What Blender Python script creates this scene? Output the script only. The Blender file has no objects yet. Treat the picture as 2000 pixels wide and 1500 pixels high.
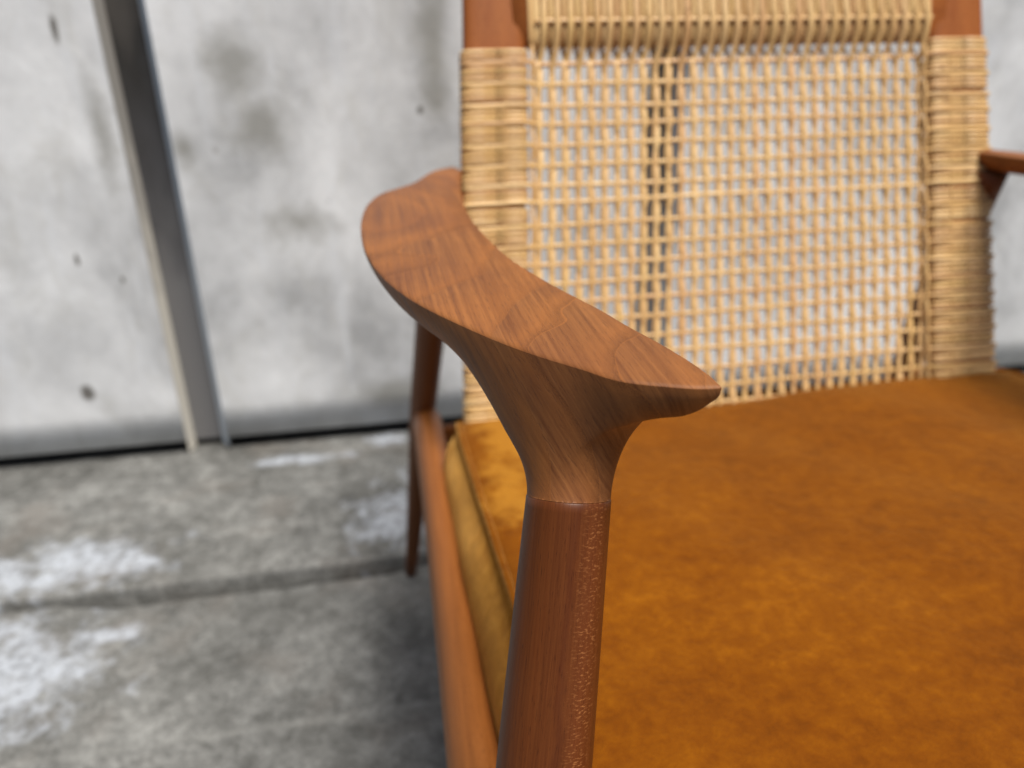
import bpy, math, random
import numpy as np
from mathutils import Vector, Matrix
random.seed(7); rng = np.random.default_rng(7)
C = bpy.context.scene.collection
S = bpy.context.scene
H = 0.758                                   # camera height above the ground, metres

# ------------------------------------------------------------------ camera
Rv = np.array([.9837, -.1795, -.0093]); Rv /= np.linalg.norm(Rv)
Fv = np.array([.1587, .8915, -.4245]); Fv -= Rv*(Fv@Rv); Fv /= np.linalg.norm(Fv)
Uv = np.cross(Rv, Fv)
cam_d = bpy.data.cameras.new('camera'); cam = bpy.data.objects.new('camera', cam_d); C.objects.link(cam)
cam.matrix_world = Matrix(((Rv[0], Uv[0], -Fv[0], 0), (Rv[1], Uv[1], -Fv[1], 0), (Rv[2], Uv[2], -Fv[2], H), (0, 0, 0, 1)))
cam_d.sensor_width = 36; cam_d.lens = 27.0; cam_d.clip_start = .02; cam_d.clip_end = 400
cam_d.dof.use_dof = True; cam_d.dof.focus_distance = .325; cam_d.dof.aperture_fstop = 5.6
S.camera = cam
# ------------------------------------------------------------------ world, sun, exposure
SUN_EL, SUN_AZ = math.radians(67), math.radians(150)     # direction towards the sun, azimuth from +Y clockwise
w = bpy.data.worlds.new('World'); S.world = w; w.use_nodes = True
nt = w.node_tree; bg = nt.nodes['Background']
sky = nt.nodes.new('ShaderNodeTexSky'); sky.sky_type = 'NISHITA'; sky.sun_disc = False
sky.sun_elevation = SUN_EL; sky.sun_rotation = SUN_AZ; sky.air_density = 1.0; sky.dust_density = 3.0; sky.ozone_density = 1.0
nt.links.new(sky.outputs[0], bg.inputs[0]); bg.inputs[1].default_value = .05
sl = bpy.data.lights.new('sun', 'SUN'); so = bpy.data.objects.new('sun', sl); C.objects.link(so)
sl.energy = 4.9; sl.angle = math.radians(26); sl.color = (1, .93, .84)
sd = Vector((math.sin(SUN_AZ)*math.cos(SUN_EL), math.cos(SUN_AZ)*math.cos(SUN_EL), math.sin(SUN_EL)))
so.rotation_euler = sd.to_track_quat('Z', 'Y').to_euler(); so.location = (0, 0, 3)
S.view_settings.view_transform = 'Standard'; S.view_settings.look = 'None'; S.view_settings.exposure = 0.19; S.view_settings.gamma = 1
S.render.film_transparent = False

# ------------------------------------------------------------------ helpers
def ray(px, py):
    a, b = (px-1000)/1500., (750-py)/1500.
    return Rv*a + Uv*b + Fv
def on_z(px, py, z):                         # z measured from the camera height
    d = ray(px, py); return d*(z/d[2])
def on_back(px, py):                         # reclined plane of the back
    d = ray(px, py)                          # Y = BY + BS*z
    t = BY/(d[1]-BS*d[2]); return d*t
BS = .345; BY = .84 + BS*.022
def smooth(o, ang=None):
    for p in o.data.polygons: p.use_smooth = True
def mesh(name, V, F, mat=None, parent=None, uv=None, smoothed=True, origin=None, sub=0):
    V = np.asarray(V, float).copy(); V[:, 2] += 0
    lo, hi = V.min(0), V.max(0)
    o0 = np.array([(lo[0]+hi[0])/2, (lo[1]+hi[1])/2, lo[2]]) if origin is None else np.array(origin, float)
    me = bpy.data.meshes.new(name); me.from_pydata([tuple(v) for v in (V-o0)], [], [tuple(int(i) for i in f) for f in F])
    if uv is not None:
        ul = me.uv_layers.new(name='UVMap'); li = np.empty(len(me.loops), int); me.loops.foreach_get('vertex_index', li)
        ul.data.foreach_set('uv', np.asarray(uv, float)[li].ravel())
    me.update()
    if smoothed: me.polygons.foreach_set('use_smooth', [True]*len(me.polygons))
    if mat: me.materials.append(mat)
    o = bpy.data.objects.new(name, me); C.objects.link(o)
    if parent is not None:
        o.parent = parent
        pl = world_loc[parent.name]; o.location = tuple(o0 - pl)
    else: o.location = tuple(o0)
    world_loc[o.name] = o0
    if sub:
        m = o.modifiers.new('sub', 'SUBSURF'); m.levels = sub; m.render_levels = sub
    return o
world_loc = {}
def empty(name, loc):
    o = bpy.data.objects.new(name, None); C.objects.link(o); o.location = loc; o.empty_display_size = .05
    world_loc[o.name] = np.array(loc, float); return o
def tag(o, label=None, cat=None, group=None, kind=None):
    if label: o['label'] = label
    if cat: o['category'] = cat
    if group: o['group'] = group
    if kind: o['kind'] = kind
    return o
def up(V):                                   # camera-relative -> world
    V = np.asarray(V, float).copy(); V[..., 2] += H; return V
def tube(P, Rr, n=20, flat=1., cap=True, ref=(0, 0, 1), side_w=None, side_t=None):
    """swept tube; Rr radius (scalar or list); side_w/side_t give an oval section across/along 'ref' frame"""
    P = np.asarray(P, float); m = len(P)
    T = np.gradient(P, axis=0); T /= np.linalg.norm(T, axis=1)[:, None]
    ref = np.asarray(ref, float)
    if ref.ndim == 1: ref = np.tile(ref, (m, 1))
    A = np.cross(T, ref); A /= np.linalg.norm(A, axis=1)[:, None]; B = np.cross(A, T)
    rw = np.full(m, 1.)*(np.asarray(side_w if side_w is not None else Rr)); rt = np.full(m, 1.)*(np.asarray(side_t if side_t is not None else Rr))
    V, U = [], []; L = np.concatenate([[0], np.cumsum(np.linalg.norm(np.diff(P, axis=0), axis=1))])
    for i in range(m):
        for k in range(n):
            a = 2*math.pi*k/n
            V.append(P[i] + A[i]*math.cos(a)*rw[i] + B[i]*math.sin(a)*rt[i]); U.append((k/n, L[i]))
    F = [(i*n+k, i*n+(k+1) % n, (i+1)*n+(k+1) % n, (i+1)*n+k) for i in range(m-1) for k in range(n)]
    if cap: F += [tuple(range(n-1, -1, -1)), tuple((m-1)*n+k for k in range(n))]
    return np.array(V), F, np.array(U)
def ribbon(P, side, w, t, uoff=0.):
    """flat cane strand: 6-sided flat oval; side = unit vectors across the strand"""
    P = np.asarray(P, float); m = len(P)
    T = np.gradient(P, axis=0); T /= np.linalg.norm(T, axis=1)[:, None]+1e-12
    side = np.asarray(side, float)
    if side.ndim == 1: side = np.tile(side, (m, 1))
    side = side - T*np.sum(side*T, axis=1)[:, None]; side /= np.linalg.norm(side, axis=1)[:, None]
    Nn = np.cross(T, side)
    prof = [(-.5, 0), (-.33, .5), (0, .62), (.33, .5), (.5, 0), (.33, -.4), (0, -.45), (-.33, -.4)]
    V, U = [], []; L = np.concatenate([[0], np.cumsum(np.linalg.norm(np.diff(P, axis=0), axis=1))])
    n = len(prof)
    for i in range(m):
        for a, b in prof:
            V.append(P[i] + side[i]*a*w + Nn[i]*b*t); U.append((a*w+uoff, L[i]+uoff*3))
    F = [(i*n+k, i*n+(k+1) % n, (i+1)*n+(k+1) % n, (i+1)*n+k) for i in range(m-1) for k in range(n)]
    F += [tuple(range(n-1, -1, -1)), tuple((m-1)*n+k for k in range(n))]
    return np.array(V), F, np.array(U)
def box(x0, x1, y0, y1, z0, z1):
    V = [(x, y, z) for z in (z0, z1) for y in (y0, y1) for x in (x0, x1)]
    F = [(0, 2, 3, 1), (4, 5, 7, 6), (0, 1, 5, 4), (2, 6, 7, 3), (0, 4, 6, 2), (1, 3, 7, 5)]
    return np.array(V, float), F
def bevel(o, wd, seg=2):
    m = o.modifiers.new('bevel', 'BEVEL'); m.width = wd; m.segments = seg; m.limit_method = 'ANGLE'
    return o

# ------------------------------------------------------------------ materials
class NB:
    def __init__(s, name):
        s.m = bpy.data.materials.new(name); s.m.use_nodes = True; s.t = s.m.node_tree
        s.p = s.t.nodes['Principled BSDF']
    def n(s, typ, **kw):
        nd = s.t.nodes.new('ShaderNode'+typ); ins = kw.pop('ins', {})
        for k, v in kw.items(): setattr(nd, k, v)
        for k, v in ins.items(): s.set(nd, k, v)
        return nd
    def set(s, nd, k, v):
        i = nd.inputs[k]
        if isinstance(v, bpy.types.NodeSocket): s.t.links.new(v, i)
        elif isinstance(v, bpy.types.Node): s.t.links.new(v.outputs[0], i)
        else: i.default_value = v
    def math(s, op, a, b=0., c=0., clamp=False):
        nd = s.n('Math', operation=op); nd.use_clamp = clamp
        s.set(nd, 0, a); s.set(nd, 1, b); s.set(nd, 2, c); return nd.outputs[0]
    def mix(s, f, a, b, bt='MIX'):
        nd = s.n('Mix', data_type='RGBA', blend_type=bt); s.set(nd, 0, f); s.set(nd, 6, a); s.set(nd, 7, b); return nd.outputs[2]
    def ramp(s, f, pts, interp='LINEAR'):
        nd = s.n('ValToRGB'); e = nd.color_ramp.elements; nd.color_ramp.interpolation = interp
        for i, (p, c) in enumerate(pts):
            c = c if hasattr(c, '__len__') else (c, c, c)
            el = e[i] if i < 2 else e.new(p)
            el.position = p; el.color = (*c[:3], 1)
        s.set(nd, 0, f); return nd.outputs[0]
    def map(s, src, scale=(1, 1, 1), loc=(0, 0, 0), rot=(0, 0, 0)):
        nd = s.n('Mapping'); s.set(nd, 0, src); nd.inputs['Scale'].default_value = scale
        nd.inputs['Location'].default_value = loc; nd.inputs['Rotation'].default_value = rot; return nd.outputs[0]
    def noise(s, v, sc, det=4., rough=.55, dist=0., out=0):
        nd = s.n('TexNoise'); s.set(nd, 'Vector', v); s.set(nd, 'Scale', sc); s.set(nd, 'Detail', det); s.set(nd, 'Roughness', rough); s.set(nd, 'Distortion', dist)
        return nd.outputs[out]
    def bump(s, h, st, dist=.001, nrm=None):
        nd = s.n('Bump'); s.set(nd, 'Height', h); s.set(nd, 'Strength', st); s.set(nd, 'Distance', dist)
        if nrm is not None: s.set(nd, 'Normal', nrm)
        return nd.outputs[0]
def rgb(c): return (*c, 1)

def wood_arm():
    b = NB('teak_arm'); tc = b.n('TexCoord'); o = b.n('NewGeometry').outputs['Position']
    # growth rings: tilted cylinder, so its cut through the flat top gives cathedral figures
    wob = b.noise(o, 9, 3, .5, out=1)
    ow = b.n('VectorMath', operation='MULTIPLY_ADD'); b.set(ow, 0, wob); ow.inputs[1].default_value = (.026, .050, .02); b.set(ow, 2, o)
    sep = b.n('SeparateXYZ'); b.set(sep, 0, ow.outputs[0])
    x = b.math('SUBTRACT', sep.outputs[0], .022); y = b.math('SUBTRACT', sep.outputs[1], .575)
    z = b.math('SUBTRACT', sep.outputs[2], H-.15)
    xx = b.math('ADD', x, 0.)
    yy = b.math('MULTIPLY', y, .33)
    zz = b.math('ADD', b.math('MULTIPLY', z, 1.1), b.math('MULTIPLY', y, -.1))
    q = b.math('SQRT', b.math('ADD', b.math('ADD', b.math('MULTIPLY', xx, xx), b.math('MULTIPLY', yy, yy)), b.math('MULTIPLY', zz, zz)))
    # uneven ring widths
    cq = b.n('CombineXYZ'); b.set(cq, 0, q)
    q2 = b.math('ADD', b.math('ADD', b.math('MULTIPLY', q, 50), b.math('MULTIPLY', b.noise(o, 10, 2, .5), 1.3)), b.math('MULTIPLY', b.noise(cq.outputs[0], 30, 1), 2.1))
    fr = b.math('FRACT', q2)
    line = b.ramp(fr, [(0, 0.), (.80, .06), (.93, .6), (.985, 1.), (1., 0.)])
    late = b.ramp(fr, [(0, 0.), (.5, .3), (1., 1.)])
    # pores: tiny elongated dashes along the length; the grain drifts sideways with depth
    s2 = b.n('SeparateXYZ'); b.set(s2, 0, o); gx = b.n('CombineXYZ'); b.set(gx, 0, b.math('ADD', s2.outputs[0], b.math('MULTIPLY', s2.outputs[2], .55)))
    b.set(gx, 1, s2.outputs[1]); b.set(gx, 2, s2.outputs[2]); gv = gx.outputs[0]
    pm = b.map(gv, (1300, 110, 230), rot=(0, 0, -.36)); pores = b.noise(pm, 1., 2, .6)
    pd = b.ramp(pores, [(.57, 0.), (.69, 1.)])
    fine = b.noise(b.map(gv, (430, 6, 34), rot=(0, 0, -.36)), 1., 5, .65)
    big = b.noise(o, 14, 3, .6)
    col = b.mix(b.ramp(fine, [(.33, 0.), (.66, 1.)]), rgb((.125, .043, .014)), rgb((.285, .115, .036)))
    col = b.mix(b.math('MULTIPLY', late, .55), col, rgb((.36, .130, .030)))
    col = b.mix(b.ramp(big, [(.35, 0.), (.7, .55)]), col, rgb((.14, .048, .020)))
    spk = b.noise(b.map(o, (1, 1, 1)), 1900, 2, .7)
    lm = b.math('MULTIPLY', b.math('MULTIPLY', line, b.ramp(b.noise(cq.outputs[0], 60, 1), [(.35, .65), (.6, 1.)])), b.ramp(spk, [(.38, 0.35), (.60, 1.)]))
    col = b.mix(b.math('MULTIPLY', lm, .6), col, rgb((.05, .018, .010)))
    col = b.mix(b.math('MULTIPLY', pd, .32), col, rgb((.07, .026, .014)))
    b.set(b.p, 'Base Color', col)
    b.set(b.p, 'Roughness', b.ramp(fine, [(.2, .42), (.8, .62)]))
    b.set(b.p, 'Specular IOR Level', .22)
    h = b.math('SUBTRACT', b.math('MULTIPLY', fine, .35), b.math('ADD', pd, lm))
    b.set(b.p, 'Normal', b.bump(h, .35, .00018)); return b.m
def wood_uv(name, c0, c1, c2, fleck=None, gloss=.38):
    b = NB(name); uv = b.n('UVMap').outputs[0]; o = b.n('NewGeometry').outputs['Position']
    sep = b.n('SeparateXYZ'); b.set(sep, 0, uv)
    wv = b.noise(b.map(uv, (6, 5, 1)), 1., 2)
    uw = b.n('VectorMath', operation='MULTIPLY_ADD'); b.set(uw, 0, wv); uw.inputs[1].default_value = (.06, 0, 0); b.set(uw, 2, uv)
    str1 = b.noise(b.map(uw, (26, 5, 1)), 1., 4, .6); str2 = b.noise(b.map(uw, (150, 22, 1)), 1., 4, .7)
    pores = b.noise(b.map(uw, (240, 160, 1)), 1., 2, .6); pd = b.ramp(pores, [(.60, 0.), (.70, 1.)])
    col = b.mix(b.ramp(str1, [(.3, 0.), (.7, 1.)]), rgb(c0), rgb(c1))
    col = b.mix(b.ramp(str2, [(.35, 0.), (.75, .8)]), col, rgb(c2))
    col = b.mix(b.math('MULTIPLY', pd, .5), col, rgb((c0[0]*.35, c0[1]*.3, c0[2]*.3)))
    hgt = b.math('SUBTRACT', str2, pd)
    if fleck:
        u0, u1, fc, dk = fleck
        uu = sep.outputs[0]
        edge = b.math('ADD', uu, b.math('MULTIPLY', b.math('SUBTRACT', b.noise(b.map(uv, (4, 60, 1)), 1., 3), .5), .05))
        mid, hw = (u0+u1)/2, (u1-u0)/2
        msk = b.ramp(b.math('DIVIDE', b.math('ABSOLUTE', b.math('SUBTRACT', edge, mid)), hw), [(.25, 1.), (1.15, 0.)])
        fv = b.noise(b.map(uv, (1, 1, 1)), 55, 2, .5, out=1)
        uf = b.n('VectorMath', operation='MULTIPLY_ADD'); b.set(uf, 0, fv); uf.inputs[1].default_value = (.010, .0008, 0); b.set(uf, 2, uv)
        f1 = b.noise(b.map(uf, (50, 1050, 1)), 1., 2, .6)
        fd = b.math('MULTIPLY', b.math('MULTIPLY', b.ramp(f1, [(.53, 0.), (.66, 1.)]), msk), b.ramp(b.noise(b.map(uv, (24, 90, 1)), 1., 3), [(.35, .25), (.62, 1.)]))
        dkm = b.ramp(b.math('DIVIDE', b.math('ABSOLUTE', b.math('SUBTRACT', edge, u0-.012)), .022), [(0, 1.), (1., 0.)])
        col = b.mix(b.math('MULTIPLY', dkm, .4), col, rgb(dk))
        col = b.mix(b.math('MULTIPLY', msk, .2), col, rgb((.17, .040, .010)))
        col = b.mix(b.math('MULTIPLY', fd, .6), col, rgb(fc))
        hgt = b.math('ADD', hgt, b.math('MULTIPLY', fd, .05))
    b.set(b.p, 'Base Color', col); b.set(b.p, 'Roughness', b.ramp(str2, [(.2, gloss), (.8, gloss+.15)]))
    b.set(b.p, 'Specular IOR Level', .25); b.set(b.p, 'Normal', b.bump(hgt, .3, .00015)); return b.m
def cane_mat():
    b = NB('rattan_cane'); uv = b.n('UVMap').outputs[0]; rnd = b.n('ObjectInfo').outputs['Random']
    om = b.n('CombineXYZ'); b.set(om, 0, b.math('MULTIPLY', rnd, 37.)); b.set(om, 1, b.math('MULTIPLY', rnd, 91.))
    uo = b.n('VectorMath', operation='ADD'); b.set(uo, 0, uv); b.set(uo, 1, om.outputs[0])
    fib = b.noise(b.map(uo, (1400, 14, 1)), 1., 3, .6); lo = b.noise(b.map(uo, (30, 11, 1)), 1., 3, .6)
    col = b.ramp(rnd, [(0, (.58, .375, .155)), (.2, (.77, .55, .25)), (.4, (.66, .45, .175)), (.55, (.82, .61, .31)), (.7, (.64, .39, .19)), (.85, (.77, .55, .26)), (1, (.72, .49, .235))])
    col = b.mix(b.ramp(lo, [(.3, 0.), (.72, .75)]), col, rgb((.54, .32, .14)))
    col = b.mix(b.ramp(fib, [(.35, .55), (.62, 0.)]), col, rgb((.40, .22, .075)))
    nod = b.noise(b.map(uo, (3, 38, 1)), 1., 1); col = b.mix(b.ramp(nod, [(.70, 0.), (.76, .6)]), col, rgb((.26, .13, .045)))
    b.set(b.p, 'Base Color', col); b.set(b.p, 'Roughness', .42); b.set(b.p, 'Specular IOR Level', .45)
    b.set(b.p, 'Normal', b.bump(fib, .25, .0001)); return b.m
def blob(b, pos, pts, dist_n, amp=.07):
    """union of soft ovals (cx, cy, rx, ry) in the two chosen coordinates, with a noisy outline"""
    out = None
    for ax, (cx, cy, rx, ry) in pts:
        a = b.math('DIVIDE', b.math('SUBTRACT', pos[ax[0]], cx), rx); c = b.math('DIVIDE', b.math('SUBTRACT', pos[ax[1]], cy), ry)
        r = b.math('SQRT', b.math('ADD', b.math('MULTIPLY', a, a), b.math('MULTIPLY', c, c)))
        r = b.math('ADD', r, b.math('MULTIPLY', b.math('SUBTRACT', dist_n, .5), amp))
        m = b.math('SUBTRACT', 1.25, r, clamp=True)
        out = m if out is None else b.math('MAXIMUM', out, m)
    return out
def velvet(name='ochre_velvet', side=False):
    b = NB(name); o = b.n('NewGeometry').outputs['Position']
    n1 = b.noise(b.map(o, (1, 1.3, 1), rot=(0, 0, .35)), 9, 5, .62, .2); n2 = b.noise(b.map(o, (1, 1.1, 1)), 75, 6, .75, .1); n3 = b.noise(o, 900, 2, .7)
    v = b.math('ADD', b.math('MULTIPLY', n1, .42), b.math('MULTIPLY', n2, .58))
    v = b.math('ADD', v, b.math('MULTIPLY', b.math('SUBTRACT', b.noise(o, 3.2, 2), .5), .22))
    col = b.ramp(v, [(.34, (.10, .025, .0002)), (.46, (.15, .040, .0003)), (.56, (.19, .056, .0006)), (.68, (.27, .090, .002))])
    if side: col = b.ramp(v, [(.34, (.24, .072, .004)), (.47, (.40, .142, .010)), (.57, (.56, .225, .022)), (.68, (.72, .36, .06))])  # boxing: its grazing velvet sheen is painted in as a lighter base colour
    else:
        ps = list(b.n('SeparateXYZ', ins={0: o}).outputs)
        cr = blob(b, ps, [((0, 1), (.115, .66, .035, .07)), ((0, 1), (.10, .56, .03, .06)), ((0, 1), (.14, .60, .05, .035))], b.noise(b.map(o, (1, 1, 1)), 40, 4, .65), 2.6)
        col = b.mix(b.ramp(cr, [(.15, 0.), (.8, .75)]), col, rgb((.42, .19, .02)))  # crushed nap at the back left, its golden gleam painted into the colour
    col = b.mix(b.ramp(n3, [(.3, .35), (.7, 0.)]), col, rgb((.15, .045, .001)))
    b.set(b.p, 'Base Color', col); b.set(b.p, 'Roughness', .9); b.set(b.p, 'Specular IOR Level', .1)
    b.set(b.p, 'Sheen Weight', 1.); b.set(b.p, 'Sheen Roughness', .32); b.set(b.p, 'Sheen Tint', rgb((1., .60, .18)))
    h = b.math('ADD', b.math('MULTIPLY', n2, 1.), b.math('MULTIPLY', n3, .1))
    b.set(b.p, 'Normal', b.bump(h, .5, .003)); return b.m
def wall_mat(name, base, bluish=.0):
    b = NB(name); o = b.n('NewGeometry').outputs['Position']; sep = b.n('SeparateXYZ'); b.set(sep, 0, o); pos = list(sep.outputs)
    n1 = b.noise(b.map(o, (2.0, 2.0, 1.5)), 2.6, 6, .64, .3); n2 = b.noise(b.map(o, (1.4, 1, .7)), 11, 5, .7, .5); n3 = b.noise(b.map(o, (6, 1, .8)), 4, 4, .6)
    g = lambda k: (base[0]*k, base[1]*k, base[2]*k)
    col = b.ramp(n1, [(.32, g(.58)), (.45, g(.84)), (.58, g(1.04)), (.70, g(1.2))])
    col = b.mix(b.ramp(n2, [(.50, 0.), (.66, .30)]), col, rgb((.45, .45, .42)))
    col = b.mix(b.ramp(n3, [(.52, 0.), (.70, .40)]), col, rgb((.74, .78, .84)))
    nd = b.noise(o, 9, 4, .7)
    # grey bloom at the middle panel, warm grime low down, small rust pits
    bl = blob(b, pos, [((0, 2), (-.206, .70, .045, .055)), ((0, 2), (-.300, .577, .022, .03)), ((0, 2), (-.17, .60, .06, .05)), ((0, 2), (-.12, .44, .07, .04)), ((0, 2), (.12, .72, .025, .12)), ((0, 2), (-.42, .60, .022, .10)), ((0, 2), (.02, .10, .10, .035))], nd, 2.2)
    col = b.mix(b.math('MULTIPLY', bl, .75), col, rgb((.27, .27, .25)))
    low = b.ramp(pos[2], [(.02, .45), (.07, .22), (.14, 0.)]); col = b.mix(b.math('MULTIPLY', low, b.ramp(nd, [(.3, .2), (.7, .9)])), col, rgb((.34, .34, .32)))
    pits = blob(b, pos, [((0, 2), (-.545, .150, .014, .019)), ((0, 2), (-.505, .40, .004, .012)),
                         ((0, 2), (-.455, .758, .006, .022)), ((0, 2), (.093, .626, .006, .008)), ((0, 2), (.683, .63, .007, .010)), ((0, 2), (-.44, .36, .004, .007))], b.noise(o, 60, 3), .9)
    col = b.mix(b.ramp(pits, [(.15, 0.), (.7, .85)]), col, rgb((.07, .06, .045)))
    pit2 = b.noise(o, 26, 3, .6); col = b.mix(b.ramp(pit2, [(.70, 0.), (.78, .6)]), col, rgb((.20, .19, .17)))
    b.set(b.p, 'Base Color', col); b.set(b.p, 'Roughness', b.ramp(n2, [(.3, .38), (.7, .62)])); b.set(b.p, 'Metallic', 0.)
    b.set(b.p, 'Normal', b.bump(b.math('ADD', n1, b.math('MULTIPLY', n2, .3)), .5, .006)); return b.m
def plain(name, c, rough=.5, nsc=20, var=.35, metal=0.):
    b = NB(name); o = b.n('NewGeometry').outputs['Position']; n = b.noise(b.map(o, (1, 1, .3)), nsc, 5, .65)
    col = b.mix(b.ramp(n, [(.35, 0.), (.7, 1.)]), rgb(c), rgb(tuple(x*(1-var) for x in c)))
    b.set(b.p, 'Base Color', col); b.set(b.p, 'Roughness', rough); b.set(b.p, 'Metallic', metal)
    b.set(b.p, 'Normal', b.bump(n, .4, .003)); return b.m
def edge_mat(name, c_low, c_high):
    b = NB(name); o = b.n('NewGeometry').outputs['Position']; sep = b.n('SeparateXYZ'); b.set(sep, 0, o)
    n = b.noise(b.map(o, (1, 1, .5)), 22, 5, .7); z = b.math('ADD', sep.outputs[2], b.math('MULTIPLY', b.math('SUBTRACT', n, .5), .9))
    col = b.ramp(z, [(.30, c_low), (.62, c_high)]); b.set(b.p, 'Base Color', col); b.set(b.p, 'Roughness', .55); return b.m
def batten_mat():
    b = NB('weathered_batten'); o = b.n('NewGeometry').outputs['Position']; sep = b.n('SeparateXYZ'); b.set(sep, 0, o)
    n = b.noise(b.map(o, (1, 1, .25)), 30, 5, .65)
    zz = b.math('ADD', sep.outputs[2], b.math('MULTIPLY', n, .35))
    col = b.ramp(zz, [(.20, (.15, .15, .155)), (.50, (.14, .14, .145)), (.70, (.055, .055, .06)), (.88, (.022, .021, .020)), (1., (.06, .055, .05))])
    b.set(b.p, 'Base Color', col); b.set(b.p, 'Roughness', .6); return b.m
def concrete():
    b = NB('stained_concrete'); o = b.n('NewGeometry').outputs['Position']; sep = b.n('SeparateXYZ'); b.set(sep, 0, o); pos = list(sep.outputs)
    n1 = b.noise(o, 5, 6, .65, .3); n2 = b.noise(o, 38, 6, .72, .3); n3 = b.noise(o, 170, 4, .7); n4 = b.noise(o, 700, 3, .7)
    v = b.math('ADD', b.math('ADD', b.math('MULTIPLY', n1, .35), b.math('MULTIPLY', n2, .35)), b.math('MULTIPLY', n3, .30))
    col = b.ramp(v, [(.39, (.042, .044, .042)), (.46, (.090, .093, .090)), (.52, (.150, .155, .152)), (.60, (.27, .28, .275))])
    col = b.mix(b.ramp(n4, [(.35, .4), (.6, 0.)]), col, rgb((.09, .088, .08)))
    warm = b.noise(o, 7, 3); col = b.mix(b.ramp(warm, [(.52, 0.), (.7, .35)]), col, rgb((.16, .142, .125)))
    nd = b.noise(o, 22, 6, .72)
    wh = blob(b, pos, [((0, 1), (-.62, 1.05, .13, .055)), ((0, 1), (-.50, 1.07, .13, .06)), ((0, 1), (-.42, 1.045, .07, .03)), ((0, 1), (-.0, 1.10, .085, .085)), ((0, 1), (-.52, .84, .12, .10)), ((0, 1), (-.40, .90, .04, .018)),
                       ((0, 1), (-.18, 1.33, .09, .018)), ((0, 1), (-.01, 1.375, .04, .03)), ((0, 1), (-.60, .93, .1, .04)), ((0, 1), (.2, 1.15, .2, .15)), ((0, 1), (.8, 1.2, .3, .1))], nd, 3.9)
    wh = b.math('MULTIPLY', wh, b.ramp(b.noise(o, 60, 5, .75), [(.36, .25), (.60, 1.1)]))
    col = b.mix(b.ramp(wh, [(.06, 0.), (.70, .6), (1., .8)]), col, rgb((.43, .475, .545)))
    line = b.math('SUBTRACT', 1., b.math('DIVIDE', b.math('ABSOLUTE', b.math('SUBTRACT', b.math('ADD', pos[1], b.math('MULTIPLY', nd, .02)), .71)), .009), clamp=True)
    col = b.mix(b.math('MULTIPLY', line, b.ramp(nd, [(.35, .0), (.65, .5)])), col, rgb((.30, .31, .30)))
    b.set(b.p, 'Base Color', col); b.set(b.p, 'Roughness', b.ramp(nd, [(.35, .45), (.65, .8)]))
    b.set(b.p, 'Normal', b.bump(b.math('ADD', v, b.math('MULTIPLY', n4, .1)), .6, .004)); return b.m

M_ARM = wood_arm()
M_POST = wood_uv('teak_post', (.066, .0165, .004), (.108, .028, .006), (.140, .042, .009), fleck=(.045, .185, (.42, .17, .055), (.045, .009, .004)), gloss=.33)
M_LEG = wood_uv('teak_leg', (.10, .030, .008), (.16, .052, .014), (.20, .07, .02))
M_RAIL = wood_uv('teak_rail', (.19, .060, .013), (.33, .112, .024), (.38, .14, .034))
M_FRAME = wood_uv('teak_frame', (.20, .055, .012), (.28, .085, .018), (.32, .11, .025))
M_CANE = cane_mat(); M_VEL = velvet(); M_VSIDE_SHEEN = velvet('ochre_velvet_boxing_sheen', True)
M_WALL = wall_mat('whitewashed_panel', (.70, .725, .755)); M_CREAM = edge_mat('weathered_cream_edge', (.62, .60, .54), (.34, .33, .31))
M_BLUE = edge_mat('bluish_zinc_edge', (.48, .54, .61), (.36, .42, .50)); M_BATT = batten_mat(); M_DARK = plain('dark_void', (.02, .019, .017), .9)
M_CONC = concrete(); M_SOIL = plain('dark_joint_soil', (.018, .017, .014), .95, 60, .4)

# ------------------------------------------------------------------ ground
WY = 1.393; JY = .990
g = mesh('ground', [(-150, -150, -.045), (150, -150, -.045), (150, 150, -.045), (-150, 150, -.045)], [(0, 1, 2, 3)], M_SOIL, smoothed=False)
tag(g, kind='structure')
def slab(x0, x1, y0, y1, ztop, dx=.02, edge_lo=True):
    xs = np.arange(x0, x1+1e-6, dx); ys = np.concatenate([[y0, y0+.004, y0+.012], np.arange(y0+.04, y1-.03, .06), [y1-.012, y1-.004, y1]])
    V = []; n = len(xs)
    ph = rng.normal(0, 1, (len(xs)))
    k = np.exp(-np.linspace(-2, 2, 9)**2); ph = np.convolve(ph, k/k.sum(), 'same')
    for j, y in enumerate(ys):
        for i, x in enumerate(xs):
            dz = 0; dy = 0
            if j == 0: dz, dy = -.006, .0015*ph[i]
            elif j == 1: dz, dy = -.0015, .0015*ph[i]
            elif j == len(ys)-1: dz, dy = -.006, .0035*ph[i]
            elif j == len(ys)-2: dz, dy = -.0018, .003*ph[i]
            V.append((x, y+dy, ztop+dz))
    m = len(ys)
    F = [(j*n+i, j*n+i+1, (j+1)*n+i+1, (j+1)*n+i) for j in range(m-1) for i in range(n-1)]
    b0 = len(V)
    V += [(V[i][0], V[i][1], -.047) for i in range(n)]; F += [(b0+i, b0+i+1, i+1, i) for i in range(n-1)]
    b1 = len(V); q = (m-1)*n
    V += [(V[q+i][0], V[q+i][1], -.047) for i in range(n)]; F += [(q+i, q+i+1, b1+i+1, b1+i) for i in range(n-1)]
    return V, F
def jw(x): return np.interp(x, [-.66, -.50, -.40, -.02, .05], [0, .002, .022, .019, .004])
for k, (y0, y1, zt) in enumerate(((JY+.006, WY+.045, .004), (-1.2, JY-.008, 0.), (-3.4, -1.215, 0.))):
    V, F = slab(-2.4, 3.2, y0, y1, zt)
    if k == 1: V = [(x, y-(jw(x) if y > JY-.06 else 0), z) for x, y, z in V]
    mesh('paving_slab', V, F, M_CONC, g)
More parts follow.
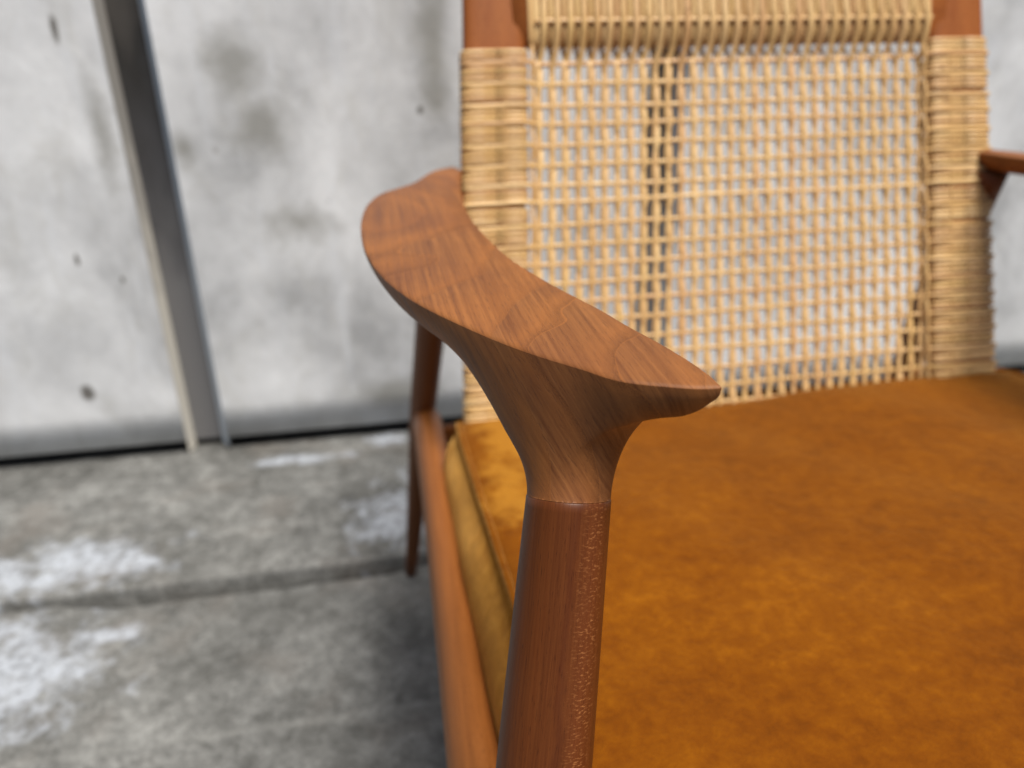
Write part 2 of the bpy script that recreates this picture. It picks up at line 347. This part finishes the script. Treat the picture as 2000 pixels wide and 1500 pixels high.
# ------------------------------------------------------------------ wall
wall = empty('panel_wall', (.1, WY, 0)); tag(wall, 'whitewashed stained metal panel wall with dark vertical groove, behind the armchair', 'wall')
V, F = box(-3, 4, WY+.055, WY+.12, -.028, 2.6); mesh('backing', V, F, M_DARK, wall, smoothed=False)
gap = .033; G = [(-.392, -.317), (.500, .572)]
def panel(x0, x1):
    nx, nz = max(6, int((x1-x0)/.06)), 36; V = []
    for j in range(nz+1):
        for i in range(nx+1):
            x = x0+(x1-x0)*i/nx; z = gap+(2.5-gap)*j/nz
            e = min(i, nx-i, j)/2.; a = min(1, e)
            V.append((x, WY + a*(.0035*math.sin(x*7+1)*math.sin(z*5) + rng.normal(0, .0006)), z))
    F = [(j*(nx+1)+i, j*(nx+1)+i+1, (j+1)*(nx+1)+i+1, (j+1)*(nx+1)+i) for j in range(nz) for i in range(nx)]
    nf = len(V)
    def edge(ids, dy):
        b0 = len(V)
        for i in ids: V.append((V[i][0], V[i][1]+dy, V[i][2]))
        for a in range(len(ids)-1): F.append((ids[a], b0+a, b0+a+1, ids[a+1]))
    edge([i for i in range(nx+1)], .022)
    return mesh('wall_panel', V, F, M_WALL, wall)
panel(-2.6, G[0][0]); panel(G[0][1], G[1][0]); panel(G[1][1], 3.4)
for a, b_ in G:
    def strip(name, x0, y0, x1, y1, m, z0=.018, th=.002):
        V = [(x0, y0, z0), (x1, y1, z0), (x1, y1, 2.5), (x0, y0, 2.5), (x0, y0+th*3, z0), (x1, y1+th*3, z0), (x1, y1+th*3, 2.5), (x0, y0+th*3, 2.5)]
        return mesh(name, V, [(0, 1, 2, 3), (5, 4, 7, 6), (0, 4, 5, 1), (3, 2, 6, 7), (0, 3, 7, 4), (1, 5, 6, 2)], m, wall, smoothed=False)
    strip('edge_flange', a, WY-.002, a+.008, WY+.026, M_CREAM, .006)
    strip('groove_batten', a+.004, WY+.030, b_-.004, WY+.030, M_BATT, .019)
    strip('edge_trim', b_-.015, WY+.024, b_, WY-.002, M_BLUE, .012)

# ------------------------------------------------------------------ chair
XC = .384
chair = empty('armchair', (XC, .45, 0))
tag(chair, 'teak armchair with woven cane back and sculpted armrests on stained concrete', 'armchair')
def zt(y): return -.120 - .016*np.clip((y-.26)/.53, 0, 1)
def plane_pt(px, py):
    z = -.125
    for _ in range(8):
        p = on_z(px, py, z); z = zt(p[1])
    return p
outer = [(1411, 753), (1370, 755), (1306, 751), (1210, 740), (1130, 715), (1050, 691), (970, 662), (890, 627), (830, 598), (790, 574), (750, 542), (722, 506), (707, 470), (705, 432), (716, 400), (740, 379), (770, 369), (806, 357), (830, 342), (848, 333), (880, 326)]
inner = [(1411, 753), (1390, 732), (1350, 704), (1290, 668), (1230, 636), (1170, 601), (1090, 560), (1030, 525), (998, 504), (970, 480), (946, 456), (926, 434), (912, 410), (903, 384), (900, 360), (902, 335)]
def chain(pts, n):
    P = np.array([plane_pt(*p)[:2] for p in pts])
    # Catmull-Rom refine, then resample by arc length
    Q = []
    for i in range(len(P)-1):
        p0, p1, p2, p3 = P[max(i-1, 0)], P[i], P[i+1], P[min(i+2, len(P)-1)]
        for t in np.linspace(0, 1, 14, endpoint=False):
            Q.append(.5*((2*p1)+(-p0+p2)*t+(2*p0-5*p1+4*p2-p3)*t*t+(-p0+3*p1-3*p2+p3)*t**3))
    Q.append(P[-1]); Q = np.array(Q)
    for _ in range(6): Q[1:-1] = (Q[:-2]+2*Q[1:-1]+Q[2:])/4
    L = np.concatenate([[0], np.cumsum(np.linalg.norm(np.diff(Q, axis=0), axis=1))]); L /= L[-1]
    return Q, L
def build_arm():
    N, Mx = 640, 76
    Qo, Lo = chain(outer, N); Qi, Li = chain(inner, N)
    s = np.linspace(0, 1, N+1); s = np.where(s < .5, s*.9, .45+(s-.5)*1.1)   # a little denser at the front
    s = s**1.05; s[0] = 0.0002; s[-1] = 1
    O = np.stack([np.interp(s, Lo, Qo[:, k]) for k in (0, 1)], 1); I = np.stack([np.interp(s, Li, Qi[:, k]) for k in (0, 1)], 1)
    out = np.concatenate([Qo, Qi[::-1]])
    seg0 = out[:-1]; seg1 = out[1:]
    # the back end is not an edge
    keep = np.linalg.norm(seg1-seg0, axis=1) < .02; seg0, seg1 = seg0[keep], seg1[keep]
    def dist(P):
        d = np.full(len(P), 9.)
        for a, b_ in zip(seg0, seg1):
            ab = b_-a; t = np.clip(((P-a)@ab)/(ab@ab+1e-12), 0, 1); d = np.minimum(d, np.linalg.norm(P-(a+t[:, None]*ab), axis=1))
        return d
    J = ray(1111, 960); J = J*.337; R0 = .0184; sh = None
    c = np.array([.0806, .2960])
    print('neck centre clearance', dist(c[None])[0])
    zb_ref = zt(.29) - .021
    hN = zb_ref - J[2]; sh = (c-J[:2])/hN; print('shear', sh)
    def U(P):                                # thickness of the solid below the top, metres
        d = dist(P)
        T = .0205 + .003*np.exp(-((P[:, 1]-.33)/.10)**2) - .004*np.clip((.24-P[:, 1])/.05, 0, 1)
        tip = Qo[0]; T = T*(.72+.28*np.clip(np.linalg.norm(P-tip, axis=1)/.035, 0, 1)**.7)
        v = P-c; r = np.linalg.norm(v, axis=1); th = np.arctan2(v[:, 1], v[:, 0])
        tipdir = math.atan2(-.06, .03); al = np.cos(th-tipdir)
        a = np.where(al > 0, .042-.008*al, .042+.032*np.abs(al))
        x = np.clip((r-R0)/a, 0, 1)
        k = .62*(1-np.sqrt(np.clip(1-(1-x)**2, 0, 1))) + .38*(1-x**.60)**1.8             # 1 at the joint, 0 where the flare has run out
        fl = k*hN
        base = T
        tot = base + fl
        wE = np.where(r < .05, .0075, .0125); wE = .0075+.006*np.clip((r-.025)/.05, 0, 1)
        E = np.sqrt(np.clip(1-(1-np.clip(d/wE, 0, 1))**2, 0, 1))
        # a softer belly: the middle of the blade is a little deeper than its flanks
        bel = 1 - .22*np.exp(-(d/.010)**2)*np.clip((r-.03)/.03, 0, 1)
        return tot*E*bel, fl*E, r
    wst = np.linalg.norm(O-I, axis=1)
    def sad(Q):
        return 0*Q[:, 0]
    def shear(P, fl, z):
        kf = np.clip(fl/hN, 0, 1)
        X = P - sh[None]*fl[:, None]
        return X, z - ((P[:, 1]-c[1])*.40 + (P[:, 0]-c[0])*.15)*kf**1.5
    def place(P, off=0.):
        th, fl, r = U(P); X, z = shear(P, fl, zt(P[:, 1])-th+off)
        return np.column_stack([X, z])
    tj = (1-np.cos(np.pi*np.arange(Mx+1)/Mx))/2
    grid = O[:, None, :]*(1-tj[None, :, None]) + I[:, None, :]*tj[None, :, None]
    P = grid.reshape(-1, 2); d = dist(P)
    ztop = zt(P[:, 1]) - .0011*np.exp(-d/.0009) - .0012*np.cos(np.clip(d/.03, 0, 1)*np.pi/2)*0
    # gentle saddle across the top
    wloc = np.linalg.norm(O-I, axis=1); cx = (2*np.tile(tj, N+1)-1)
    ztop = ztop + .0022*np.repeat(np.clip(wloc/.06, 0, 1.2), Mx+1)*(1-cx**2)
    Vt = np.column_stack([P, ztop])
    n = Mx+1; m = N+1; F = []
    for i in range(N):
        for j in range(Mx):
            a = i*n+j; F.append((a, a+n, a+n+1, a+1))
    def zbot(Q):
        dq = dist(Q); th, fl, r = U(Q)
        # same saddle and edge drop as the top, faded out with depth
        z = zt(Q[:, 1]) - .0011*np.exp(-dq/.0009) - th - sad(Q)*np.clip(1-dq/.01, 0, 1)
        X, z = shear(Q, fl, z); return np.column_stack([X, z])
    rim = np.concatenate([np.arange(N+1)*n, (np.arange(N+1)*n+Mx)[::-1]])      # outline, tip .. back .. tip
    ins = np.ones(len(P), bool); ins[np.arange(N+1)*n] = False; ins[np.arange(N+1)*n+Mx] = False; ins[:n] = False; ins[-n:] = False
    r = np.linalg.norm(P-c, axis=1)
    RO = .032
    keepg = ins & ((r > RO) | (d < .0045)) & (r > R0+.0006)
    gi = np.nonzero(keepg)[0]
    na, nr = 150, 46; A = np.linspace(0, 2*np.pi, na, endpoint=False); pol = []
    for j_ in range(nr+1):
        r_ = R0+(RO-.0008-R0)*(j_/nr)**2.1; pol.append(np.column_stack([c[0]+r_*np.cos(A+.5*(j_ % 2)*2*np.pi/na*(j_ > 0)), c[1]+r_*np.sin(A+.5*(j_ % 2)*2*np.pi/na*(j_ > 0))]))
    circ = pol[0]; pol = np.concatenate(pol[1:]); pol = pol[dist(pol) > .0046]
    endi = np.arange((m-1)*n+1, m*n-1)                                           # back end row
    loop = np.concatenate([np.arange(N+1)*n, endi, (np.arange(1, N+1)*n+Mx)[::-1]])
    pts = np.concatenate([P[loop], circ, P[gi], pol])
    nl = len(loop); edges = [(k, (k+1) % nl) for k in range(nl)] + [(nl+k, nl+(k+1) % na) for k in range(na)]
    from mathutils.geometry import delaunay_2d_cdt
    vo, eo, fo, ov, oe, of = delaunay_2d_cdt([Vector((float(x), float(y))) for x, y in pts*100], edges, [], 1, 1e-7)
    Q = np.array([(v.x, v.y) for v in vo])/100
    cen = np.array([Q[list(f)].mean(0) for f in fo]); kf = np.linalg.norm(cen-c, axis=1) > R0*.9995
    b0 = len(Vt); F += [tuple(b0+k for k in reversed(f)) for f, k_ in zip(fo, kf) if k_]
    Zb = zbot(Q)
    V = np.concatenate([Vt, Zb])
    # joint disc
    cj = zbot(circ); b1 = len(V); V = np.concatenate([V, cj]); F.append(tuple(b1+k for k in range(na)))
    # weld
    key = {}; idx = np.empty(len(V), int); W = []
    for k, v in enumerate(np.round(V*2e6).astype(np.int64)):
        t_ = (v[0], v[1], v[2])
        if t_ not in key: key[t_] = len(W); W.append(V[k])
        idx[k] = key[t_]
    F2 = []
    for f in F:
        g_ = []
        for k in f:
            q_ = int(idx[k])
            if not g_ or (g_[-1] != q_ and q_ != g_[0]): g_.append(q_)
        if len(g_) > 2: F2.append(tuple(g_))
    print('joint', cj.mean(0), 'wanted', J, len(W), len(F2))
    return np.array(W), F2, cj
AV, AF, JR = build_arm()
JC = JR.mean(0)
def mir(V):
    V = np.array(V, float).copy(); V[:, 0] = 2*XC - V[:, 0]; return V
def flipF(F): return [tuple(reversed(f)) for f in F]
def both(name, V, F, m, uv=None, labels=(None, None)):
    a = mesh(name, up(V), F, m, chair, uv); b_ = mesh(name, up(mir(V)), flipF(F), m, chair, uv)
    return a, b_
arm_l, arm_r = both('armrest', AV, AF, M_ARM)
# front post: joint -> foot, raked forward and splayed out
dirp = np.array([-.171, -.369, -1.]); zj = JC[2]
zs = np.concatenate([[0], [.0006], np.linspace(.004, .569, 30)])
def rad(h): return np.interp(h, [0, .05, .115, .24, .30, .42, .569], [.0187, .0200, .0216, .0225, .0215, .018, .0125])
Pp = np.array([JC + dirp*h for h in zs]); Rr = np.array([rad(h) for h in zs]); Rr[0] -= .0009
Pp[0, 2] += .0003
def post_mesh(P, R, n=64, first_ring=None):
    P = np.asarray(P); T = np.array(dirp)/np.linalg.norm(dirp); m = len(P)
    tocam = -P[:, :].copy(); V, Uu = [], []
    for i in range(m):
        # rings blend from the joint's plane to perpendicular of the axis
        f = tocam[0]/np.linalg.norm(tocam[0]); f = f-T*(f@T); f /= np.linalg.norm(f); s_ = np.cross(f, T)
        if s_@Rv < 0: s_ = -s_
        for k in range(n):
            a = -math.pi + 2*math.pi*k/n
            d = f*math.cos(a)+s_*math.sin(a); p = P[i]+d*R[i]
            if first_ring is not None:
                e = max(0, 1-zs[i]/.05)
                hz = 0 if True else 0
                # shear the ring onto the joint plane
                pj = first_ring(P[i], d, R[i]); p = p*(1-e)+pj*e
            V.append(p); Uu.append(((k/n-.5), zs[i]))
    F = [(i*n+k, i*n+(k+1) % n, (i+1)*n+(k+1) % n, (i+1)*n+k) for i in range(m-1) for k in range(n)]
    F += [tuple(range(n-1, -1, -1)), tuple((m-1)*n+k for k in range(n))]
    return np.array(V), F, np.array(Uu)
# joint plane fitted to the neck's lowest ring
JA = np.column_stack([JR[:, :2]-JC[:2], np.ones(len(JR))]); co = np.linalg.lstsq(JA, JR[:, 2]-JC[2], rcond=None)[0]
def fr(Pc, d, R):
    q = d[:2]/np.linalg.norm(d[:2])*R
    return Pc + np.array([q[0], q[1], co[0]*q[0]+co[1]*q[1]])
PV, PF, PU = post_mesh(Pp, Rr, 64, fr)
both('front_post', PV, PF, M_POST, PU)
# rear leg: under the arm's back end, raked backwards
RL = np.array([(.0735, .795, -.150), (.062, .826, -.25), (.048, .8685, -.383), (.040, .885, -.45), (.026, .920, -.60), (.010, .953, -.756)])
tt = np.linspace(0, 1, 26); RLs = np.stack([np.interp(tt, np.linspace(0, 1, 6), RL[:, k]) for k in range(3)], 1)
for _ in range(3): RLs[1:-1] = (RLs[:-2]+2*RLs[1:-1]+RLs[2:])/4
wl = np.interp(RLs[:, 2], [-.756, -.45, -.30, -.15], [.0088, .0165, .018, .022]); tl = np.interp(RLs[:, 2], [-.756, -.45, -.30, -.15], [.010, .022, .025, .034])
V, F, U_ = tube(RLs, None, 24, side_w=wl, side_t=tl, ref=(0, 1, 0)); both('rear_leg', V, F, M_LEG, U_)
# side rail
def sec_rail(P, w_, h_, n=28, pw=3.0):
    P = np.asarray(P, float); V, Uu = [], []; T = np.gradient(P, axis=0); T /= np.linalg.norm(T, axis=1)[:, None]
    L = np.concatenate([[0], np.cumsum(np.linalg.norm(np.diff(P, axis=0), axis=1))])
    for i in range(len(P)):
        A = np.cross(T[i], (0, 0, 1.)); A /= np.linalg.norm(A); B = np.cross(A, T[i])
        for k in range(n):
            a = 2*math.pi*k/n; ca, sa = math.cos(a), math.sin(a)
            V.append(P[i]+A*np.sign(ca)*abs(ca)**(2/pw)*w_+B*np.sign(sa)*abs(sa)**(2/pw)*h_); Uu.append((k/n, L[i]))
    m = len(P); F = [(i*n+k, i*n+(k+1) % n, (i+1)*n+(k+1) % n, (i+1)*n+k) for i in range(m-1) for k in range(n)]
    F += [tuple(range(n-1, -1, -1)), tuple((m-1)*n+k for k in range(n))]
    return np.array(V), F, np.array(Uu)
P = np.array([(.030, .178, -.446), (.034, .30, -.446), (.038, .45, -.450), (.042, .62, -.455), (.045, .865, -.462)])
Ps = np.stack([np.interp(np.linspace(0, 1, 24), np.linspace(0, 1, 5), P[:, k]) for k in range(3)], 1)
V, F, U_ = sec_rail(Ps, .0185, .027, pw=2.4); both('side_rail', V, F, M_RAIL, U_)
V, F, U_ = sec_rail([(.045, .19, -.45), (.25, .175, -.445), (.52, .175, -.445), (2*XC-.045, .19, -.45)], .014, .028); mesh('front_rail', up(V), F, M_RAIL, chair, U_)
V, F, U_ = sec_rail([(.055, .875, -.49), (.25, .875, -.49), (.52, .875, -.49), (2*XC-.055, .875, -.49)], .012, .022); mesh('rear_rail', up(V), F, M_RAIL, chair, U_)

# ------------------------------------------------------------------ back
upv = np.array([0, BS, 1.]); upv /= np.linalg.norm(upv); nrm = np.array([0, -upv[2], upv[1]])   # nrm faces the sitter
def bp(x, z, off=0.): return np.array([x, BY+BS*z, z]) + nrm*off
TH = .0125                                   # half thickness of the stiles
# stile edges at two heights (from the photograph)
lo_l, lo_r = on_back(903, 800), on_back(1939, 705)
def line(p, q):
    a = on_back(*p); b_ = on_back(*q); return lambda z: a[0]+(b_[0]-a[0])*(z-a[2])/(b_[2]-a[2])
LX0 = line((897, 110), (904, 800)); LX1 = line((1030, 110), (1034, 800))
RX1 = line((1918, 95), (1936, 700)); RX0 = line((1804, 95), (1811, 700))
print('stiles', LX0(-.1), LX1(-.1), RX0(-.1), RX1(-.1), LX0(-.35), RX1(-.35))
def stile(x0f, x1f, z0, z1, inset=.0035, n=20):
    V, F, Uu = [], [], []; prof = []; m = 30
    for k in range(m):
        a = 2*math.pi*k/m; ca, sa = math.cos(a), math.sin(a); prof.append((np.sign(ca)*abs(ca)**(2/5), np.sign(sa)*abs(sa)**(2/3.5)))
    zz = np.linspace(z0, z1, n)
    for i, z in enumerate(zz):
        xa, xb = x0f(z)+inset, x1f(z)-inset; cx, hw = (xa+xb)/2, (xb-xa)/2
        for k, (a, b_) in enumerate(prof): V.append(bp(cx+a*hw, z, b_*(TH-.0018))); Uu.append((k/m, z-z0))
    F = [(i*m+k, i*m+(k+1) % m, (i+1)*m+(k+1) % m, (i+1)*m+k) for i in range(n-1) for k in range(m)]+[tuple(range(m-1, -1, -1)), tuple((n-1)*m+k for k in range(m))]
    return np.array(V), F, np.array(Uu)
V1, F1, U1 = stile(LX0, LX1, -.47, .30); V2, F2, U2 = stile(RX0, RX1, -.47, .30)
for V_, F_, U_ in ((V1, F1, U1), (V2, F2, U2)): mesh('back_stile', up(V_), F_, M_FRAME, chair, U_)
# crest rail: wide flattened bar with a rounded lower edge
zc0 = on_back(1400, 88)[2]                   # lower edge
CR_B, CR_T, CR_H = zc0, .24, .0125
zmid = (CR_B+CR_T)/2
V, Uu = [], []; m = 36; xs = np.linspace(LX1(.05)-.02, RX0(.05)+.02, 12)
for x in xs:
    for k in range(m):
        a = 2*math.pi*k/m; ca, sa = math.cos(a), math.sin(a)
        V.append(bp(x, zmid+np.sign(ca)*abs(ca)**(2/6)*(CR_T-CR_B)/2, np.sign(sa)*abs(sa)**(2/2.6)*CR_H)); Uu.append((k/m, x))
F = [(i*m+k, (i+1)*m+k, (i+1)*m+(k+1) % m, i*m+(k+1) % m) for i in range(len(xs)-1) for k in range(m)]+[tuple(range(m)), tuple((len(xs)-1)*m+k for k in range(m-1, -1, -1))]
mesh('crest_rail', up(np.array(V)), F, M_FRAME, chair, np.array(Uu))
V, F, U_ = sec_rail([bp(LX1(-.44)-.02, -.44), bp(.3, -.44), bp(.5, -.44), bp(RX0(-.44)+.02, -.44)], .0115, .022); mesh('lower_back_rail', up(V), F, M_FRAME, chair, U_)
# wefts and warps
row_z = [on_back(1040, y)[2] for y in (126, 171, 210, 250, 291, 330, 366, 405, 442)]
pitch = -(row_z[8]-row_z[0])/8; print('row pitch', pitch, [round(a-b_, 4) for a, b_ in zip(row_z, row_z[1:])])
z0r = row_z[0]; rows = [z0r - pitch*i for i in range(0, 40) if z0r-pitch*i > -.425]
NC = 32
xa0, xb0 = on_back(1052, 100)[0], on_back(1792, 95)[0]
xa1, xb1 = on_back(1050, 700)[0], on_back(1800, 700)[0]; zt0, zt1 = on_back(1400, 98)[2], on_back(1400, 700)[2]
def colx(c_, z):
    f = (z-zt0)/(zt1-zt0); a = xa0+(xa1-xa0)*f; b_ = xb0+(xb1-xb0)*f; return a+(b_-a)*c_/(NC-1)
print('col pitch', (xb0-xa0)/(NC-1), 'n rows', len(rows))
AMP = .0017
jit = rng.normal(0, .0007, (NC, len(rows)+2)); rj = rng.normal(0, .0009, len(rows))
def wefty(r, x): return rows[r] + rj[r] + .0006*math.sin(x*23+r*1.7)
wt = .0014
for r in range(len(rows)):
    pts = []; z = rows[r]
    xl, xr = LX1(z), RX0(z)
    # starts on the left stile's front face, dips to the weave, ends on the right stile's front face
    wy = wefty(r, xl); xo = LX0(z)
    pts += [bp(xo+.0012, wy-.001, -.004), bp(xo+.0010, wy-.001, .004), bp(xo+.0028, wy-.0008, TH-.0016), bp(xo+.007, wy-.0006, TH-.0007), bp(xo+.03, wy-.0004, TH-.0004), bp(xl-.028, wy-.0004, TH-.0006), bp(xl-.0245, wy, TH+.0004), bp(xl-.010, wy, TH+.0001), bp(xl-.0025, wy, TH-.0020), bp(xl+.0022, wy, TH*.55)]
    for c_ in range(NC):
        x = colx(c_, z); s_ = 1 if (c_+r) % 2 else -1
        pts.append(bp(x, wefty(r, x), s_*AMP*.45))
        if c_ < NC-1:
            x2 = (x+colx(c_+1, z))/2; pts.append(bp(x2, wefty(r, x2), 0))
    wy = wefty(r, xr); xo = RX1(z)
    pts += [bp(xr-.002, wy, TH*.6), bp(xr+.003, wy, TH-.0014), bp(xr+.010, wy, TH+.0004), bp(xr+.0205, wy, TH+.0004), bp(xr+.025, wy-.0006, TH-.0006), bp(xo-.03, wy-.0006, TH-.0004), bp(xo-.007, wy-.0008, TH-.0007), bp(xo-.0028, wy-.001, TH-.0016), bp(xo-.0010, wy-.001, .004), bp(xo-.0012, wy-.001, -.004)]
    V, F, U_ = ribbon(np.array(pts), upv, .0049, .0019, r*.37); mesh('weft_cane', up(V), F, M_CANE, chair, U_)
zw = on_back(1400, 47)[2]
for c_ in range(NC):
    for layer in (0, 1):
        sgn = 1 if layer == 0 else -1
        pts = []
        if layer == 0:
            for z in (.24, .19, .12, .05, zw+.012): pts.append(bp(colx(c_, z)+.0026, z, CR_H+.0012))
            pts.append(bp(colx(c_, zw)+.0026, zw, CR_H+.0030)); pts.append(bp(colx(c_, zw)+.0022, zw-.010, CR_H+.0010))
            pts.append(bp(colx(c_, zw)+.0015, zw-.020, CR_H*.72))
        else:
            for z in (.24, .12, zw+.01): pts.append(bp(colx(c_, z)-.003, z, -CR_H-.0012))
            pts.append(bp(colx(c_, zw)-.0025, zw-.012, -CR_H-.0006)); pts.append(bp(colx(c_, zw)-.001, CR_B-.006, -CR_H*.55))
        for r in range(len(rows)):
            par = 1 if (c_+r) % 2 else -1
            front = (par*sgn) > 0
            z = rows[r]; x = colx(c_, z) + jit[c_, r]*.6 + sgn*.0013
            off = (AMP+.0007) if front else -(AMP+.0004)
            pts.append(bp(x, z, off+par*0))
            if r < len(rows)-1:
                zz = (z+rows[r+1])/2; lean = .0026 if front else -.0016
                pts.append(bp(colx(c_, zz)+sgn*(.0012)+jit[c_, r]*.5 - (.0012 if front else -.0010), zz+.003, (.0012 if front else -.0012)))
        V, F, U_ = ribbon(np.array(pts), np.array([-1., 0, 0]), .0062 if layer == 0 else .0050, .0014, c_*.21+layer*5); mesh('warp_cane', up(V), F, M_CANE, chair, U_)
# crest wraps between the warps + one weft that crosses the crest
def loop_x(x, w_, th=.0012, ex=.0009):       # around the crest rail
    pts = []
    k = 40
    for i in range(k+1):
        a = 2*math.pi*i/k; ca, sa = math.cos(a), math.sin(a)
        pts.append(bp(x(0), zmid+np.sign(ca)*abs(ca)**(2/6)*((CR_T-CR_B)/2+ex), np.sign(sa)*abs(sa)**(2/2.6)*(CR_H+ex)))
    return ribbon(np.array(pts), np.array([1., 0, 0]), w_, th, x(0)*9)
for c_ in range(NC):
    xc_ = colx(c_, .0)-.0030+.0
    V, F, U_ = loop_x(lambda z, q=xc_: q-.0002, .0056); mesh('crest_wrap_cane', up(V), F, M_CANE, chair, U_)
for q in (LX1(0)+.001, LX1(0)+.0055, RX0(0)-.002, RX0(0)-.0065):
    V, F, U_ = loop_x(lambda z, q=q: q, .0052); mesh('crest_wrap_cane', up(V), F, M_CANE, chair, U_)
pts = [bp(colx(c_/2, zw)+.0005, zw, CR_H+(.0027 if c_ % 2 else .0004)) for c_ in range(-1, 2*NC)]
V, F, U_ = ribbon(np.array(pts), upv, .0045, .0016, 3.3); mesh('weft_cane', up(V), F, M_CANE, chair, U_)
# wraps round both stiles, three per row
def wrap(x0f, x1f, z, w_, tilt, ex):
    xa, xb = x0f(z), x1f(z); cx, hw = (xa+xb)/2, (xb-xa)/2; pts = []; k = 36
    for i in range(k+1):
        a = 2*math.pi*i/k + math.pi/2; ca, sa = math.cos(a), math.sin(a)
        pts.append(bp(cx+np.sign(ca)*abs(ca)**(2/5.5)*(hw-.0012+ex), z+tilt*ca*.5, np.sign(sa)*abs(sa)**(2/3.8)*(TH-.0006+ex)))
    return ribbon(np.array(pts), upv, w_, .0022, z*31+xa)
zl = on_back(960, 97)[2]; zr = on_back(1860, 80)[2]
for x0f, x1f, ztop_, s_ in ((LX0, LX1, zl, 0), (RX0, RX1, zr, 1)):
    zs_ = [rr+pitch*f for rr in rows for f in (-.25, -.5, -.75)] + [rows[0]+pitch*f for f in (.25, .5, .75, 1.) if rows[0]+pitch*f < ztop_-.001]
    for z in zs_:
        if z < -.44: continue
        V, F, U_ = wrap(x0f, x1f, z+rng.normal(0, .0002), .0045+rng.normal(0, .0002), rng.normal(0, .0006), rng.uniform(-.0003, .0003))
        mesh('wrap_cane', up(V), F, M_CANE, chair, U_)
# thin vertical binder on each stile, over the wraps and under each weft end
for f_, sgn, xo in ((LX1, -1, .0255), (RX0, 1, .0225)):
    pts = []; zz = np.arange(-.43, rows[0]+.012, pitch/4)
    for z in zz:
        d = min(abs(z-rr) for rr in rows); pts.append(bp(f_(z)+sgn*xo, z, TH+(.0008 if d > pitch*.2 else -.0002)))
    V, F, U_ = ribbon(np.array(pts), np.array([1., 0, 0]), .0012, .0011, sgn*2.); mesh('binder_cane', up(V), F, M_CANE, chair, U_)
    # inner edge strand
    pts = [bp(f_(z)-sgn*.0038+.0005*math.sin(z*150), z, .0065+.0012*math.cos((z-rows[0])/pitch*math.pi)) for z in np.arange(-.43, CR_B+.02, pitch/3)]
    V, F, U_ = ribbon(np.array(pts), np.array([1., 0, 0]), .0040, .0014, sgn*4.); mesh('edge_cane', up(V), F, M_CANE, chair, U_)

# ------------------------------------------------------------------ cushion
cush = empty('seat_cushion', (XC, .45, H-.43))
tag(cush, 'thick ochre velvet seat cushion with piped edge lying in the armchair', 'cushion')
def xl_(y): return np.interp(y, [.13, .71], [.0815, .0675])
def cush_mesh():
    nx, ny = 150, 120; V = []; y0, y1 = .135, .722
    def smn(x, y): return math.sin(x*31+y*17)*.5+math.sin(x*13-y*29+1.3)*.6+math.sin(x*57+y*43+.4)*.25
    xsn = np.concatenate([[0], (1-np.cos(np.pi*np.linspace(.04, .96, nx-1)))/2, [1]]); ysn = np.concatenate([[0], (1-np.cos(np.pi*np.linspace(.04, .96, ny-1)))/2, [1]])
    top = []
    for j, v in enumerate(ysn):
        for i, u in enumerate(xsn):
            y = y0+(y1-y0)*v; xa = xl_(y); xb = 2*XC-xl_(y)+.032; x = xa+(xb-xa)*u
            du = min(u, 1-u)*(xb-xa); dv = min(v, 1-v)*(y1-y0)
            zb = np.interp(y, [.13, .43, .71], [-.352, -.360, -.374])
            rnd = -.005*math.exp(-du/.006) - .007*math.exp(-dv/.010)
            sag = -.010*math.exp(-((x-.33)/.13)**2)*math.exp(-((y-.66)/.2)**2)
            wr = .0014*smn(x, y)*min(1, du/.05) + .0005*math.sin(y*75+x*22)*math.exp(-du/.03)
            # corners pulled in
            cr = math.exp(-(du+dv)/.03); 
            x += (XC-x)*.012*cr; y += (.43-y)*.012*cr
            V.append((x, y, zb+rnd+sag+wr))
    n = nx+1; F = [(j*n+i, j*n+i+1, (j+1)*n+i+1, (j+1)*n+i) for j in range(ny) for i in range(nx)]
    ring = [i for i in range(n)]+[j*n+nx for j in range(1, ny+1)]+[ny*n+i for i in range(nx-1, -1, -1)]+[j*n for j in range(ny-1, 0, -1)]
    FT = list(F); F = []; prev = ring; K = 12; cx, cy = XC, .43
    RV = [V[i] for i in ring]
    for k in range(1, K+1):
        f = k/K; b0 = len(V)
        for q, (x, y, z) in enumerate(RV):
            L = math.hypot(x-cx, y-cy); bulge = (.005*math.sin(math.pi*min(1, f*1.05))*(1+.15*math.sin(q*.11)) + .026*f + .0010*math.sin(q*.31+f*2)*math.sin(math.pi*f))
            zb = -.440
            V.append((x+(x-cx)/L*bulge, y+(y-cy)/L*bulge*(.3 if y > .69 else 1), z+(zb-z)*f))
        cur = list(range(b0, len(V))); m = len(ring)
        F += [(prev[(q+1) % m], prev[q], cur[q], cur[(q+1) % m]) for q in range(m)]
        prev = cur
    F.append(tuple(prev))
    return np.array(V), FT, F, [np.array(p) for p in RV]
V, F, FS, ringv = cush_mesh(); co_ = mesh('cushion_top', up(V[:(150+1)*(120+1)]), F, M_VEL, cush)
used = sorted({i for f in FS for i in f}); mp_ = {a: k for k, a in enumerate(used)}
mesh('boxing', up(V[used]), [tuple(mp_[i] for i in f) for f in FS], M_VSIDE_SHEEN, cush)
RVv = np.array(ringv); cc = np.array([XC, .43, 0])
pp = []
for p in RVv:
    d = (p-cc); d[2] = 0; d /= np.linalg.norm(d); pp.append(p + d*.0012 + np.array([0, 0, .0012]) )
pp = np.array(pp); pp = pp[::2]; pp = np.concatenate([pp, pp[:1]])
V, F, U_ = tube(pp, .0032, 8, cap=False); mesh('piping', up(V), F, M_VEL, cush, U_)
